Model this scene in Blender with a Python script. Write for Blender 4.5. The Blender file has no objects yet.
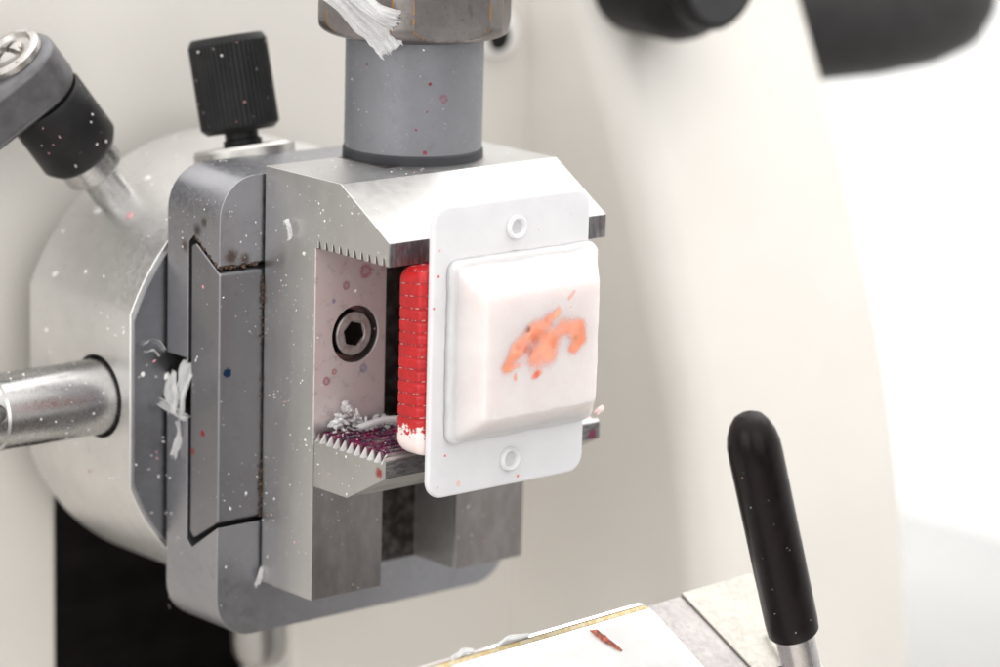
import bpy, bmesh, math, random
from mathutils import Vector as V, Matrix as M, noise as NZ
random.seed(7)
S = 0.001                     # all numbers below are millimetres, the scene is in metres
C = bpy.context.scene.collection
R = math.radians
sc = bpy.context.scene

# ------------------------------------------------------------------ materials
class Mat:
    """small node-building helper; coordinates are millimetres in the object's own space"""
    def __init__(self, name, base=(0, 0, 0)):
        self.m = bpy.data.materials.new(name); self.m.use_nodes = True
        self.t = self.m.node_tree; self.n = self.t.nodes; self.n.clear()
        self.out = self.n.new('ShaderNodeOutputMaterial')
        self.p = self.n.new('ShaderNodeBsdfPrincipled')
        self.t.links.new(self.p.outputs[0], self.out.inputs[0])
        tc = self.n.new('ShaderNodeTexCoord')
        mp = self.n.new('ShaderNodeMapping'); mp.inputs['Scale'].default_value = (1000,) * 3
        mp.inputs['Location'].default_value = base        # -> numbers in the shader read as scene millimetres
        self.t.links.new(tc.outputs['Object'], mp.inputs['Vector'])
        self.co = mp.outputs[0]
    def L(self, a, b): self.t.links.new(a, b)
    def put(self, sock, v):
        if hasattr(v, 'links'): self.L(v, sock)
        elif isinstance(v, (tuple, list)) and len(v) == 3 and sock.type == 'RGBA': sock.default_value = (*v, 1)
        else: sock.default_value = v
    def noise(self, scale, detail=3, rough=.55, stretch=None, dist=0):
        nd = self.n.new('ShaderNodeTexNoise'); nd.inputs['Scale'].default_value = scale
        nd.inputs['Detail'].default_value = detail; nd.inputs['Roughness'].default_value = rough
        nd.inputs['Distortion'].default_value = dist
        c = self.co
        if stretch:
            mp = self.n.new('ShaderNodeMapping'); mp.inputs['Scale'].default_value = stretch
            self.L(c, mp.inputs['Vector']); c = mp.outputs[0]
        self.L(c, nd.inputs['Vector']); return nd.outputs[0]
    def voro(self, scale, feature='F1'):
        nd = self.n.new('ShaderNodeTexVoronoi'); nd.feature = feature; nd.inputs['Scale'].default_value = scale
        self.L(self.co, nd.inputs['Vector']); return nd.outputs['Distance']
    def ramp(self, x, a, b, lo=0., hi=1.):
        nd = self.n.new('ShaderNodeMapRange'); nd.interpolation_type = 'SMOOTHSTEP'
        self.L(x, nd.inputs['Value'])
        for k, v in zip(('From Min', 'From Max', 'To Min', 'To Max'), (a, b, lo, hi)): nd.inputs[k].default_value = v
        return nd.outputs[0]
    def mix(self, f, a, b):
        nd = self.n.new('ShaderNodeMix'); nd.data_type = 'RGBA'
        self.put(nd.inputs[0], f); self.put(nd.inputs[6], a); self.put(nd.inputs[7], b); return nd.outputs[2]
    def math(self, op, a, b=0.):
        nd = self.n.new('ShaderNodeMath'); nd.operation = op
        self.put(nd.inputs[0], a); self.put(nd.inputs[1], b); return nd.outputs[0]
    def axis(self, k):
        nd = self.n.new('ShaderNodeSeparateXYZ'); self.L(self.co, nd.inputs[0]); return nd.outputs[k]
    def spot(self, col, c, pos, r, ring=False, soft=.12):
        vm = self.n.new('ShaderNodeVectorMath'); vm.operation = 'DISTANCE'
        self.L(self.co, vm.inputs[0]); vm.inputs[1].default_value = pos
        d = vm.outputs['Value']
        w = self.math('ADD', d, self.ramp(self.noise(2.2 / r), .3, .7, -.22 * r, .22 * r))
        f = self.ramp(w, r * (1 - soft), r * (1 + soft), 1, 0)
        if ring: f = self.math('MULTIPLY', f, self.ramp(w, r * .45, r * .9, .35, 1))
        return self.mix(f, col, c)
    def bump(self, h, strength, dist=.0001):
        b = self.n.new('ShaderNodeBump'); b.inputs['Strength'].default_value = strength; b.inputs['Distance'].default_value = dist
        self.L(h, b.inputs['Height']); self.L(b.outputs[0], self.p.inputs['Normal'])
    def set(self, **k):
        for a, v in k.items(): self.put(self.p.inputs[a.replace('_', ' ')], v)
        return self

def metal(name, col, rough, var=.12, grain=.10, metallic=1., stretch=None, base=(0, 0, 0), spots=(), grime=0., gcol=(.03, .022, .018), fleck=True, tint=None):
    m = Mat(name, base)
    n1 = m.noise(.09, 5, .6); n2 = m.noise(1.3, 4, .7)
    c = m.mix(m.ramp(n1, .3, .7), tuple(x * (1 - var) for x in col), tuple(min(1, x * (1 + var)) for x in col))
    if tint: c = m.mix(m.ramp(m.noise(.14, 4, .6), .38, .62, 0, 1), c, tint)
    if grime:
        g = m.math('MULTIPLY', m.ramp(m.noise(.55, 6, .7), .56, .70), grime)
        c = m.mix(g, c, gcol)
    for s in spots: c = m.spot(c, *s)
    if fleck:                                   # fine dried dust specks
        c = m.mix(m.math('MULTIPLY', m.ramp(m.noise(2.2, 2, .5), .74, .78), .35), c, (.75, .70, .68))
    m.set(Base_Color=c, Metallic=metallic, Roughness=m.ramp(n2, .25, .75, rough * .82, min(1, rough * 1.2)))
    m.bump(m.noise(5., 3, .7, stretch), grain)
    return m

def plain(name, col, rough=.5, metallic=0., var=.06, scale=.2, grain=.05, gs=4., **k):
    if max(col) < .06: k.setdefault('Specular_IOR_Level', .22)
    m = Mat(name)
    c = m.mix(m.ramp(m.noise(scale, 4), .3, .7), tuple(x * (1 - var) for x in col), tuple(min(1, x * (1 + var)) for x in col))
    m.set(Base_Color=c, Roughness=rough, Metallic=metallic, **k)
    if grain: m.bump(m.noise(gs, 3), grain)
    return m

# ------------------------------------------------------------------ mesh helpers (mm)
def box(bm, x0, x1, y0, y1, z0, z1):
    v = [bm.verts.new(p) for p in ((x0, y0, z0), (x1, y0, z0), (x1, y1, z0), (x0, y1, z0), (x0, y0, z1), (x1, y0, z1), (x1, y1, z1), (x0, y1, z1))]
    for f in ((3, 2, 1, 0), (4, 5, 6, 7), (0, 1, 5, 4), (1, 2, 6, 5), (2, 3, 7, 6), (3, 0, 4, 7)): bm.faces.new([v[i] for i in f])
    return bm
def prism(bm, loop, a, b):
    """loop: list of 3D points (planar); a, b: offset vectors of the two ends"""
    a, b = V(a), V(b)
    A = [bm.verts.new(V(p) + a) for p in loop]; B = [bm.verts.new(V(p) + b) for p in loop]
    n = len(loop)
    bm.faces.new(A[::-1]); bm.faces.new(B)
    for i in range(n): bm.faces.new((A[i], A[(i + 1) % n], B[(i + 1) % n], B[i]))
    bmesh.ops.recalc_face_normals(bm, faces=bm.faces[:])
    return bm
def yz(pts, x=0): return [(x, p[0], p[1]) for p in pts]
def xz(pts, y=0): return [(p[0], y, p[1]) for p in pts]
def rrect(x0, x1, z0, z1, r, n=8):
    out = []
    for cx, cz, a0 in ((x1 - r, z1 - r, 0), (x0 + r, z1 - r, 90), (x0 + r, z0 + r, 180), (x1 - r, z0 + r, 270)):
        for i in range(n + 1):
            a = R(a0 + 90 * i / n); out.append((cx + r * math.cos(a), cz + r * math.sin(a)))
    return out
def frame(d):
    d = V(d).normalized(); u = d.orthogonal().normalized(); return u, d.cross(u), d
def lathe(bm, o, d, prof, n=64, rfun=None):
    """prof: (radius, height) pairs from bottom to top around the axis d through o"""
    u, w, d = frame(d); o = V(o); rings = []
    for k, (r, h) in enumerate(prof):
        if r < 1e-6: rings.append([bm.verts.new(o + d * h)]); continue
        rings.append([bm.verts.new(o + d * h + (u * math.cos(2 * math.pi * i / n) + w * math.sin(2 * math.pi * i / n)) * (r if not rfun else rfun(r, i, k))) for i in range(n)])
    for a, b in zip(rings, rings[1:]):
        for i in range(n):
            j = (i + 1) % n
            if len(a) == 1: bm.faces.new((a[0], b[j], b[i]))
            elif len(b) == 1: bm.faces.new((a[i], a[j], b[0]))
            else: bm.faces.new((a[i], a[j], b[j], b[i]))
    if len(rings[0]) > 1: bm.faces.new(rings[0][::-1])
    if len(rings[-1]) > 1: bm.faces.new(rings[-1])
    bmesh.ops.recalc_face_normals(bm, faces=bm.faces[:])
    return bm
def nb(): return bmesh.new()
def cut(bm, cutter, op='DIFFERENCE'):
    """boolean of two bmeshes, returned as a fresh bmesh (temporary objects are removed)"""
    obs = []
    for b in (bm, cutter):
        me = bpy.data.meshes.new('tmp'); b.to_mesh(me); b.free(); o = bpy.data.objects.new('tmp', me); C.objects.link(o); obs.append(o)
    md = obs[0].modifiers.new('b', 'BOOLEAN'); md.operation = op; md.object = obs[1]; md.solver = 'EXACT'
    dg = bpy.context.evaluated_depsgraph_get(); dg.update()
    me = bpy.data.meshes.new_from_object(obs[0].evaluated_get(dg))
    out = nb(); out.from_mesh(me)
    for o in obs: d = o.data; bpy.data.objects.remove(o); bpy.data.meshes.remove(d)
    bpy.data.meshes.remove(me)
    bmesh.ops.remove_doubles(out, verts=out.verts[:], dist=1e-4)
    return out

BASE = {}
def thing(name, label, cat, base, group=None):
    o = bpy.data.objects.new(name, None); C.objects.link(o); o.location = V(base) * S; o.empty_display_size = .01
    o['label'] = label; o['category'] = cat
    if group: o['group'] = group
    BASE[o.name] = V(base); return o
def obj(name, bm, mats, parent=None, base=None, bevel=0., seg=2, smooth=35, mat2=None, limit=30):
    b = BASE[parent.name] if parent else V(base or (0, 0, 0))
    bmesh.ops.transform(bm, matrix=M.Scale(S, 4) @ M.Translation(-b), verts=bm.verts[:])
    me = bpy.data.meshes.new(name); bm.to_mesh(me); bm.free()
    for p in me.polygons: p.use_smooth = True
    me.set_sharp_from_angle(angle=R(smooth))
    for m in (mats if isinstance(mats, (list, tuple)) else [mats]): me.materials.append(m.m)
    o = bpy.data.objects.new(name, me); C.objects.link(o)
    if parent: o.parent = parent
    else: o.location = b * S
    BASE[o.name] = b
    if bevel:
        md = o.modifiers.new('bevel', 'BEVEL'); md.width = bevel * S; md.segments = seg; md.limit_method = 'ANGLE'; md.angle_limit = R(limit)
        md.harden_normals = True; md.use_clamp_overlap = True
        if mat2 is not None: md.material = mat2
    return o
def tag(o, label, cat, group=None, kind=None):
    if cat == 'wax shaving': group = 'loose wax shavings'
    if label: o['label'] = label; o['category'] = cat
    if group: o['group'] = group
    if kind: o['kind'] = kind
    return o
def crumple(bm, amp, freq, seed=0):
    for v in bm.verts:
        p = v.co * freq + V((seed, seed * 2.3, 0))
        v.co += V((NZ.noise(p), NZ.noise(p + V((9, 0, 0))), NZ.noise(p + V((0, 9, 0))))) * amp

# ------------------------------------------------------------------ the setting
bench_m = plain('bench_laminate', (.27, .268, .265), .6, var=.03, scale=.02)
wall_m = plain('white_wall', (.86, .86, .85), .7, var=.02, scale=.02, grain=.03, gs=1.)
b = nb(); box(b, -700, 400, -250, 1200, -185, -145); o = obj('bench', b, bench_m, base=(0, 0, -145)); o['kind'] = 'structure'
b = nb(); box(b, 400.5, 420, -900, 1200, -185, 170); o = obj('wall', b, wall_m, base=(400.5, 0, -145)); o['kind'] = 'structure'

# ------------------------------------------------------------------ microtome housing
T = thing('microtome_housing', 'cream powder-coated microtome housing with rounded side cover behind the clamp', 'microtome', (60, 90, -145))
cream = Mat('cream_paint')
cc = cream.mix(cream.ramp(cream.noise(.03, 4), .3, .7), (.67, .643, .603), (.705, .678, .637))
cc = cream.mix(cream.math('MULTIPLY', cream.ramp(cream.noise(.9, 5, .7), .62, .75), .12), cc, (.35, .31, .27))
cream.set(Base_Color=cc, Roughness=.42, Coat_Weight=.15, Coat_Roughness=.3); cream.bump(cream.noise(1.6, 3, .6), .35, .0002)
pan = box(nb(), -160, 92, 75, 90, -145, 47.5)
pan = cut(pan, box(nb(), -4.5, 42, 70, 95, -150, 0))
obj('front_panel', pan, cream, T, bevel=1.2, seg=3)
prof = [(83, 56), (77.5, 55.5), (70, 54), (64.5, 48.5), (58.8, 38), (51.2, 22), (46, 10), (41.8, -1), (37.3, -13), (33.3, -25), (29.6, -40), (26.6, -56), (23.5, -80), (22, -105), (22, -145), (260, -145), (260, 56)]
sm = []                                         # smooth the front curve a little by subdividing it (Catmull-Rom)
P = prof[1:14]
for i in range(len(P) - 1):
    p0, p1, p2, p3 = V(P[max(0, i - 1)]), V(P[i]), V(P[i + 1]), V(P[min(len(P) - 1, i + 2)])
    for k in range(4):
        t = k / 4; sm.append(tuple(.5 * ((2 * p1) + (p2 - p0) * t + (2 * p0 - 5 * p1 + 4 * p2 - p3) * t * t + (3 * p1 - p0 - 3 * p2 + p3) * t ** 3)))
obj('side_cover', prism(nb(), yz([prof[0]] + sm + prof[13:]), (90, 0, 0), (140.5, 0, 0)), cream, T, bevel=7, seg=6, limit=50)
dark_m = plain('black_bellows', (.012, .010, .010), .8, var=.3)
bl = nb()
for k in range(30):
    z = -144 + k * 5; box(bl, -40, 140, 118 + (k % 2) * .8, 130, z, z + 5)
obj('bellows', bl, dark_m, T)
obj('top_cover', box(nb(), -160, 89.5, 145, 260, -145, 47.5), cream, T, bevel=1.2)
tr = cut(box(nb(), -130, 89, -190, 74, -145, -118), box(nb(), -126, 85, -186, 70, -141, -100))
obj('bounce_tray', tr, cream, T, bevel=1.5)  # out-of-view tray, added to bounce light up onto the lower panel
blk_m = plain('black_plastic', (.012, .0115, .012), .45, var=.25, scale=.3, grain=.15, gs=2.5)
blk_face = plain('dark_grey_plastic', (.045, .045, .047), .5, var=.1)
kn = lathe(nb(), (97.5, 56, 43.5), (0, -1, 0), [(11.3, 0), (11.5, 10), (10.9, 12.4), (9.4, 13.8), (8.8, 14.4), (8.8, 18), (8.2, 18.8), (0, 18.8)], 64)
k_ = obj('control_knob', kn, blk_m, T)
obj('knob_face', lathe(nb(), (97.5, 37.15, 43.5), (0, -1, 0), [(0, 0), (7.6, 0), (7.3, .4), (0, .4)], 48), blk_face, k_)
hg = lathe(nb(), (141.5, 80, 29), (1, 0, 0), [(6, 0), (12.2, 6), (13.2, 20), (13.4, 36), (12.6, 50), (10.6, 59), (7, 64.5), (3, 66.6), (0, 67)], 64)
obj('handwheel_grip', hg, plain('rubber_grip', (.028, .026, .027), .5, var=.15), T)
hb = lathe(nb(), (82.5, 75.2, 31), (0, -1, 0), [(4.6, 0), (4.4, 1.2), (3.4, 2.2), (0, 2.3)], 40)
k_ = obj('cover_button', hb, plain('white_plastic_button', (.8, .79, .77), .4), T)
obj('button_recess', lathe(nb(), (81.6, 72.8, 30.6), (0, -1, 0), [(0, 0), (2.3, 0), (2.2, .25), (0, .25)], 32), dark_m, k_)

# ------------------------------------------------------------------ orientation head behind the clamp
T = thing('orientation_head', 'satin silver drum head behind the clamp with black lever, knob and steel pin', 'specimen head', (20, 60, -48))
cx, cz, DR = 18., -12.5, 34.
alu = metal('satin_aluminium', (.76, .755, .745), .42, .06, .12, grime=.1, stretch=(1, 1, 1))
circ = [(cx + DR * math.cos(2 * math.pi * i / 128), cz + DR * math.sin(2 * math.pi * i / 128)) for i in range(128)]
dr = prism(nb(), xz(circ), (0, 42.6, 0), (0, 69, 0))
dr = cut(dr, box(nb(), -40, -13.4, 30, 80, -80, 60))
dr = cut(dr, lathe(nb(), (-16, 51.1, -13.2), (1, 0, 0), [(6.15, 0), (6.15, 14)], 64))
d_ = obj('drum', dr, alu, T, bevel=.2)
obj('front_plate', cut(prism(nb(), xz([(cx + (DR - .7) * math.cos(2 * math.pi * i / 128), cz + (DR - .7) * math.sin(2 * math.pi * i / 128)) for i in range(128)]), (0, 42.1, 0), (0, 42.595, 0)),
    box(nb(), -40, -13.0, 30, 80, -80, 60)), metal('dark_anodised', (.30, .30, .315), .4, .1), T)
pol = metal('polished_steel', (.47, .465, .46), .27, .1, .02, grime=.12, gcol=(.12, .10, .09))
pn = lathe(nb(), (-6, 51.1, -13.2), (-1, 0, 0), [(5.6, 0), (5.6, 25.8), (5.2, 26.1), (5.2, 40), (4.8, 40.5), (0, 40.5)], 64)
pn = cut(pn, lathe(nb(), (-33.6, 40, -12), (0, 1, 0), [(1.3, 0), (1.3, 9)], 24))
obj('steel_pin', pn, pol, T)
# locking lever
hd = V((-.63, 0, .777)).normalized(); h0 = V((-3.4, 61.1, 14.0))
e2 = V((hd.z, 0, -hd.x)); a = (-e2 + V((0, 1, 0)) * .02 + e2.cross(hd) * .0).normalized()
e1 = hd.cross(a).normalized()
a = (-e2 + V((0, .28, 0))).normalized(); side = hd.cross(a).normalized()
lev = nb(); n = 24; loop = []
for i in range(n + 1):
    t = R(-90 + 180 * i / n); loop.append(-a * (6.2 * math.cos(t)) - side * (6.2 * math.sin(t)))
loop += [a * 45 - side * -4.2 * -1 if False else a * 45 + side * -5.0, a * 45 + side * 5.0]
prism(lev, [h0 + p for p in loop], hd * 20.6, hd * 28.6)
cast = Mat('cast_grey_metal', (-20 + 40, 60, -48))
cast = plain('cast_grey_paint', (.13, .128, .135), .34, metallic=.55, var=.15, scale=.4, grain=.35, gs=3.)
l_ = obj('locking_lever', lev, cast, T, bevel=1.6, seg=4, limit=40)
obj('lever_hub', lathe(nb(), h0, hd, [(3, 9.2), (5.4, 9.2), (6.2, 10.4), (6.2, 20), (5.9, 20.58), (0, 20.58)], 64), blk_m, l_)
obj('lever_stud', lathe(nb(), h0, hd, [(2.9, -9), (2.9, 5.6), (4.3, 5.7), (4.6, 6), (4.6, 9.19), (0, 9.19)], 48), pol, l_)
so = h0 + hd * 28.62
scw = lathe(nb(), so, hd, [(0, 0), (5.0, 0), (5.0, .9), (4.6, 1.3), (4.0, 1.35), (3.6, .7), (2.6, .6), (2.4, 1.2), (1.6, 1.6), (0, 1.7)], 48)
for ang in (20, 110):
    q = a * math.cos(R(ang)) + side * math.sin(R(ang)); w = hd.cross(q)
    scw = cut(scw, prism(nb(), [so + q * -2.5 + w * -.4, so + q * 2.5 + w * -.4, so + q * 2.5 + w * .4, so + q * -2.5 + w * .4], hd * .95, hd * 3))
obj('lever_screw', scw, metal('worn_chrome', (.52, .50, .48), .3, .25, .2, grime=1., gcol=(.10, .065, .05)), l_)
# knurled knob
kd = V((-.04, .22, .97)).normalized(); k0 = V((11.2, 48.0, 19.2))
prof = [(0, 5.2), (5.0, 5.2), (5.75, 5.9), (5.9, 6.2), (5.9, 18.4), (5.5, 19.2), (5.2, 19.5), (0, 19.5)]
kn = lathe(nb(), k0, kd, prof, 144, lambda r, i, k: r - (.16 if i % 3 == 0 and k in (3, 4) else 0))
k_ = obj('knurled_knob', kn, blk_m, T, smooth=20)
obj('knob_neck', lathe(nb(), k0, kd, [(2.9, -2), (2.9, 4), (2.5, 4.2), (2.5, 5.19), (0, 5.19)], 40), blk_m, k_)
obj('knob_boss', lathe(nb(), k0, kd, [(7.6, -4), (7.6, 2.6), (7.2, 3.1), (4.8, 3.1), (4.3, 2.3), (0, 2.3)], 56), metal('bright_ring', (.52, .51, .49), .4, .08, .05, grime=.5, gcol=(.2, .15, .12)), k_)
bd = V((.06, 0, -1)).normalized()
obj('lower_shaft_end', lathe(nb(), (15.2, 50, -44), bd, [(4.3, 0), (4.3, 12), (4.2, 13.6), (3.5, 15.1), (2.4, 15.7), (0, 15.8)], 48), metal('dull_steel', (.42, .41, .40), .38, .1, .1), T)

# ------------------------------------------------------------------ the specimen clamp
T = thing('specimen_clamp', 'steel vise clamp with toothed jaws holding the white cassette block', 'vise', (20, 30, -46))
TB = (20, 30, -46)
steel_d = metal('grey_steel', (.365, .365, .39), .40, .06, .08, base=TB, grime=.22, gcol=(.12, .10, .09), spots=[((.13, .11, .10), (-7.66, 34.2, 13.8), .8, False, .7), ((.16, .14, .13), (-7.66, 32.6, 15.2), .6, False, .7), ((.15, .12, .11), (-5.6, 28.8, 10.6), 1.0, False, .7), ((.15, .12, .11), (-3.2, 28.8, 10.0), .8, False, .7), ((.17, .14, .13), (-7.66, 37.2, 11.0), .7, False, .8)])
pl = prism(nb(), xz(rrect(-7.66, 47.6, -46.2, 22.1, 6.2)), (0, 28.8, 0), (0, 41.5, 0))
ch = [(20, 9.4), (29.2, 9.4), (29.2, 9.1), (35.0, 13.0), (36.35, 11.8), (36.35, -32.6), (35.2, -33.5), (29.0, -29.2), (20, -29.2)]
pl = cut(pl, prism(nb(), yz(ch), (-20, 0, 0), (60, 0, 0)))
pl = cut(pl, box(nb(), -12, 14, 35, 45, -14.2, -5.4))
obj('mounting_plate', pl, steel_d, T, bevel=.45, seg=2)
sl = [(28.75, 8.2), (34.6, 11.9), (35.7, 11.4), (35.7, -31.2), (34.8, -32), (28.75, -28.3)]
slide_m = metal('slide_steel', (.255, .253, .27), .38, .05, .07, base=TB, grime=.2, gcol=(.14, .12, .11),
    spots=[((.02, .05, .12), (-6.2, 28.75, -6.3), .72), ((.45, .05, .08), (-7.66, 32.6, -15.8), .5), ((.38, .12, .12), (-7.66, 35, -19), .5)])
obj('dovetail_slide', prism(nb(), yz(sl), (-7.66, 0, 0), (47.6, 0, 0)), slide_m, T, bevel=.35)
# body
bp = [(28.4, -38.4), (28.4, 23.3), (11.15, 23.3), (0, 16.64), (0, 13.28)]
pitch, ny = 1.6, 10
y = .9
for k in range(ny):
    bp += [(y, 13.28), (y + .38, 14.35), (y + .62, 14.35), (y + .62, 13.28)]; y += pitch
bp += [(16.44, 13.28), (16.44, -38.4)]
bd_ = prism(nb(), yz(bp), (0, 0, 0), (40, 0, 0))
bd_ = cut(bd_, box(nb(), 12.84, 26.99, 10, 26, -45, 13.0))
bd_ = cut(bd_, lathe(nb(), (7.3, 10, 0), (0, 1, 0), [(4.15, 0), (4.15, 8.6)], 64))
body_m = Mat('satin_chrome_body', TB)
m = body_m
c = m.mix(m.ramp(m.noise(.10, 5, .6), .3, .7), (.555, .55, .54), (.595, .59, .58))
c = m.mix(m.math('MULTIPLY', m.ramp(m.noise(.6, 6, .7), .60, .74), .2), c, (.24, .22, .21))
tip = m.math('MULTIPLY', m.ramp(m.axis(1), .02, .3, 1, 0), m.ramp(m.axis(2), 16.5, 16.8, 1, 0))
c = m.mix(m.math('MULTIPLY', tip, m.ramp(m.noise(1.1, 4, .7, (1, 1, .22)), .3, .62, .55, .95)), c, (.115, .11, .12))
c = m.mix(m.math('MULTIPLY', tip, m.ramp(m.noise(.8, 4, .7), .56, .66, 0, .6)), c, (.30, .07, .12))
# dried pink and purple dye on the inner faces, from working with stained tissue
yc_, zc_, xc_ = m.axis(1), m.axis(2), m.axis(0)
inner = m.math('MULTIPLY', m.math('MULTIPLY', m.ramp(yc_, 16.2, 16.3), m.ramp(yc_, 16.6, 16.7, 1, 0)), m.math('MULTIPLY', m.ramp(zc_, -14, -11, 0, 1), m.ramp(zc_, 13.0, 13.2, 1, 0)))
c = m.mix(m.math('MULTIPLY', inner, m.ramp(m.noise(.22, 5, .65), .3, .65, .35, .75)), c, (.66, .53, .53))
c = m.mix(m.math('MULTIPLY', inner, m.ramp(m.noise(.5, 6, .7), .52, .74, 0, .55)), c, (.20, .15, .145))
for s in [((.30, .03, .08), (5.5, 16.44, 7.3), .55, ), ((.38, .05, .12), (9, 16.44, 9.0), .9), ((.3, .03, .06), (2.2, 16.44, -6.2), .55), ((.05, .03, .22), (3.3, 16.44, 5.3), .28), ((.16, .18, .32), (8.9, 16.44, -5.2), .6), ((.4, .06, .08), (3.6, 16.44, -5.0), .4)]:
    c = m.spot(c, *s, ring=True, soft=.5)
c = m.mix(m.math('MULTIPLY', m.ramp(m.noise(2.0, 2, .5), .74, .77), .3), c, (.8, .76, .74))
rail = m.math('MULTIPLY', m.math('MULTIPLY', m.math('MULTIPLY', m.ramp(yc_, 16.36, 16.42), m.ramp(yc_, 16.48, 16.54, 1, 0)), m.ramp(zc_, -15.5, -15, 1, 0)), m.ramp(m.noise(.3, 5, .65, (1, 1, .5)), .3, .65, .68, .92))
c = m.mix(rail, c, (.27, .245, .24))  # brown grime plus the shade of jaw and cassette, painted on the rail fronts
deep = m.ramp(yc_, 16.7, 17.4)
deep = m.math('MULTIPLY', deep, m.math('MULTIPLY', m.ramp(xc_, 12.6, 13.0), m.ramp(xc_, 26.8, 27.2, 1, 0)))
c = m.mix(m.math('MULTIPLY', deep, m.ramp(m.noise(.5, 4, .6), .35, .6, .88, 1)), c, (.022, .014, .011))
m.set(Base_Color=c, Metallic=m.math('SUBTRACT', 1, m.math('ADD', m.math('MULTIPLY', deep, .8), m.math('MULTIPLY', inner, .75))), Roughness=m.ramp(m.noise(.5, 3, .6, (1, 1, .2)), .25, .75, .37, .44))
m.bump(m.noise(5., 2, .5), .05)
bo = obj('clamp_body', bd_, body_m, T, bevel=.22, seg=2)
scr_m = Mat('stained_screw', TB); m = scr_m
hole = m.ramp(m.axis(1), 16.75, 16.95)  # shade inside the hex socket, painted near black with depth
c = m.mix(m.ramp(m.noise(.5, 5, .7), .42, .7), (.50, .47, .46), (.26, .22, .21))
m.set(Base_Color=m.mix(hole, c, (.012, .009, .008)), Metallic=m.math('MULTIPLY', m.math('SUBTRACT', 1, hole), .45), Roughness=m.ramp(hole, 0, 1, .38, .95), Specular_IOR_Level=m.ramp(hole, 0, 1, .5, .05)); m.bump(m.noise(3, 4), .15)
hx = lathe(nb(), (7.3, 16.7, 0), (0, 1, 0), [(0, 0), (3.0, 0), (3.3, .3), (3.3, 1.8), (0, 1.8)], 48)
hx = cut(hx, lathe(nb(), (7.3, 15.7, 0), (0, 1, 0), [(1.9, 0), (1.9, 2.5)], 6))
hx = cut(hx, lathe(nb(), (7.3, 15.2, 0), (0, 1, 0), [(2.05, 0), (2.02, 1.53), (1.9, 1.62), (0, 1.62)], 32))
obj('socket_screw', hx, scr_m, bo, bevel=.1)
# lower jaw: a toothed top, its left and right ends chamfered
def jawprof(tip):
    p = [(16.3, -21.28), (8.6, -21.28), (0, -16.63), (0, -14.2), (.45, -13.75)]
    y = .75
    for k in range(10):
        p += [(y + .1, -14.75 + (1.15 if tip else 0)), (y + .42, -14.75 + (1.35 if tip else 0)), (y + 1.35, -14.75)]; y += 1.55
    p += [(16.3, -14.75 + (1.2 if tip else 0))]
    return p
lj = nb(); rows = []
for x, tip in ((.02, 0), (.95, 1), (39.05, 1), (39.98, 0)):
    rows.append([lj.verts.new((x, py, pz)) for py, pz in jawprof(tip)])
for r0, r1 in zip(rows, rows[1:]):
    for i in range(len(r0)):
        j = (i + 1) % len(r0); lj.faces.new((r0[i], r0[j], r1[j], r1[i]))
lj.faces.new(rows[0]); lj.faces.new(rows[-1][::-1]); bmesh.ops.recalc_face_normals(lj, faces=lj.faces[:])
jm = Mat('jaw_steel', TB); m = jm
c = m.mix(m.ramp(m.noise(.12, 5), .3, .7), (.44, .435, .425), (.52, .515, .505))
top = m.ramp(m.axis(2), -15.2, -14.4)
ins = m.math('MULTIPLY', m.ramp(m.axis(0), .55, 1.6), m.ramp(m.axis(1), .5, 1.4))
dye = m.math('MULTIPLY', m.math('MULTIPLY', top, ins), m.ramp(m.noise(.55, 5, .7), .34, .5))
dc = m.mix(m.ramp(m.noise(.35, 5, .7, (1, 1.6, 1)), .38, .6), (.05, .03, .07), (.30, .015, .10))
dc = m.mix(m.ramp(m.noise(1.2, 4, .7), .56, .7), dc, (.55, .45, .50))
c = m.mix(dye, c, dc)
c = m.spot(c, (.40, .10, .10), (0, 1.5, -16.1), .7, soft=.5); c = m.spot(c, (.5, .02, .15), (38.6, 0, -15.9), .75)
front = m.ramp(m.axis(1), .02, .25, 1, 0)
c = m.mix(m.math('MULTIPLY', front, m.ramp(m.noise(.5, 5, .7, (1, 1, 4)), .35, .65, .45, .9)), c, (.11, .10, .11))
m.set(Base_Color=c, Metallic=m.math('SUBTRACT', 1, m.math('MULTIPLY', dye, .55)), Roughness=m.ramp(m.noise(.5, 3, .6), .25, .75, .30, .42))
m.bump(m.noise(5., 3, .6), .05)
obj('lower_jaw', lj, jm, T, smooth=15)
# clamping shaft with fluted knob
SX, SY = 23.5, 24.1
shm = metal('grey_shaft', (.215, .22, .238), .5, .07, .08, metallic=.45, base=TB, grime=.12,
    spots=[((.24, .10, .14), (21.06, 14.34, 33.0), .62, True), ((.20, .02, .04), (19.03, 15.09, 35.2), .25), ((.22, .08, .10), (18.7, 15.25, 31.2), .18), ((.22, .06, .09), (17.43, 16.08, 28.6), .2), ((.24, .05, .08), (18.57, 15.33, 25.3), .32), ((.2, .05, .06), (13.55, 22.65, 37.5), .18)])
obj('clamp_shaft', lathe(nb(), (SX, SY, 0), (0, 0, 1), [(9.6, 20), (9.6, 23.9), (10.05, 24.0), (10.05, 24.6), (10.05, 41), (0, 41)], 96), shm, T)
obj('shaft_seal', lathe(nb(), (SX, SY, 0), (0, 0, 1), [(10.0, 22), (10.3, 23.0), (10.25, 24.5), (10.06, 24.75)], 96), plain('black_seal', (.04, .04, .045), .5), T)
prof = [(9, 41.03), (10.4, 41.0)]
for i in range(15): t = R(90 * i / 14); prof.append((11.2 + 3.35 * math.sin(t), 43.6 - 2.6 * math.cos(t)))
prof += [(14.55, 44.6), (14.55, 46), (14.55, 50), (14.55, 62), (13.5, 64)]
vd = math.atan2(-365 - SY, -296 - SX) + R(23)
kb = nb(); wear = kb.verts.layers.float.new('edge_wear'); rows = []; NS = 720
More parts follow.
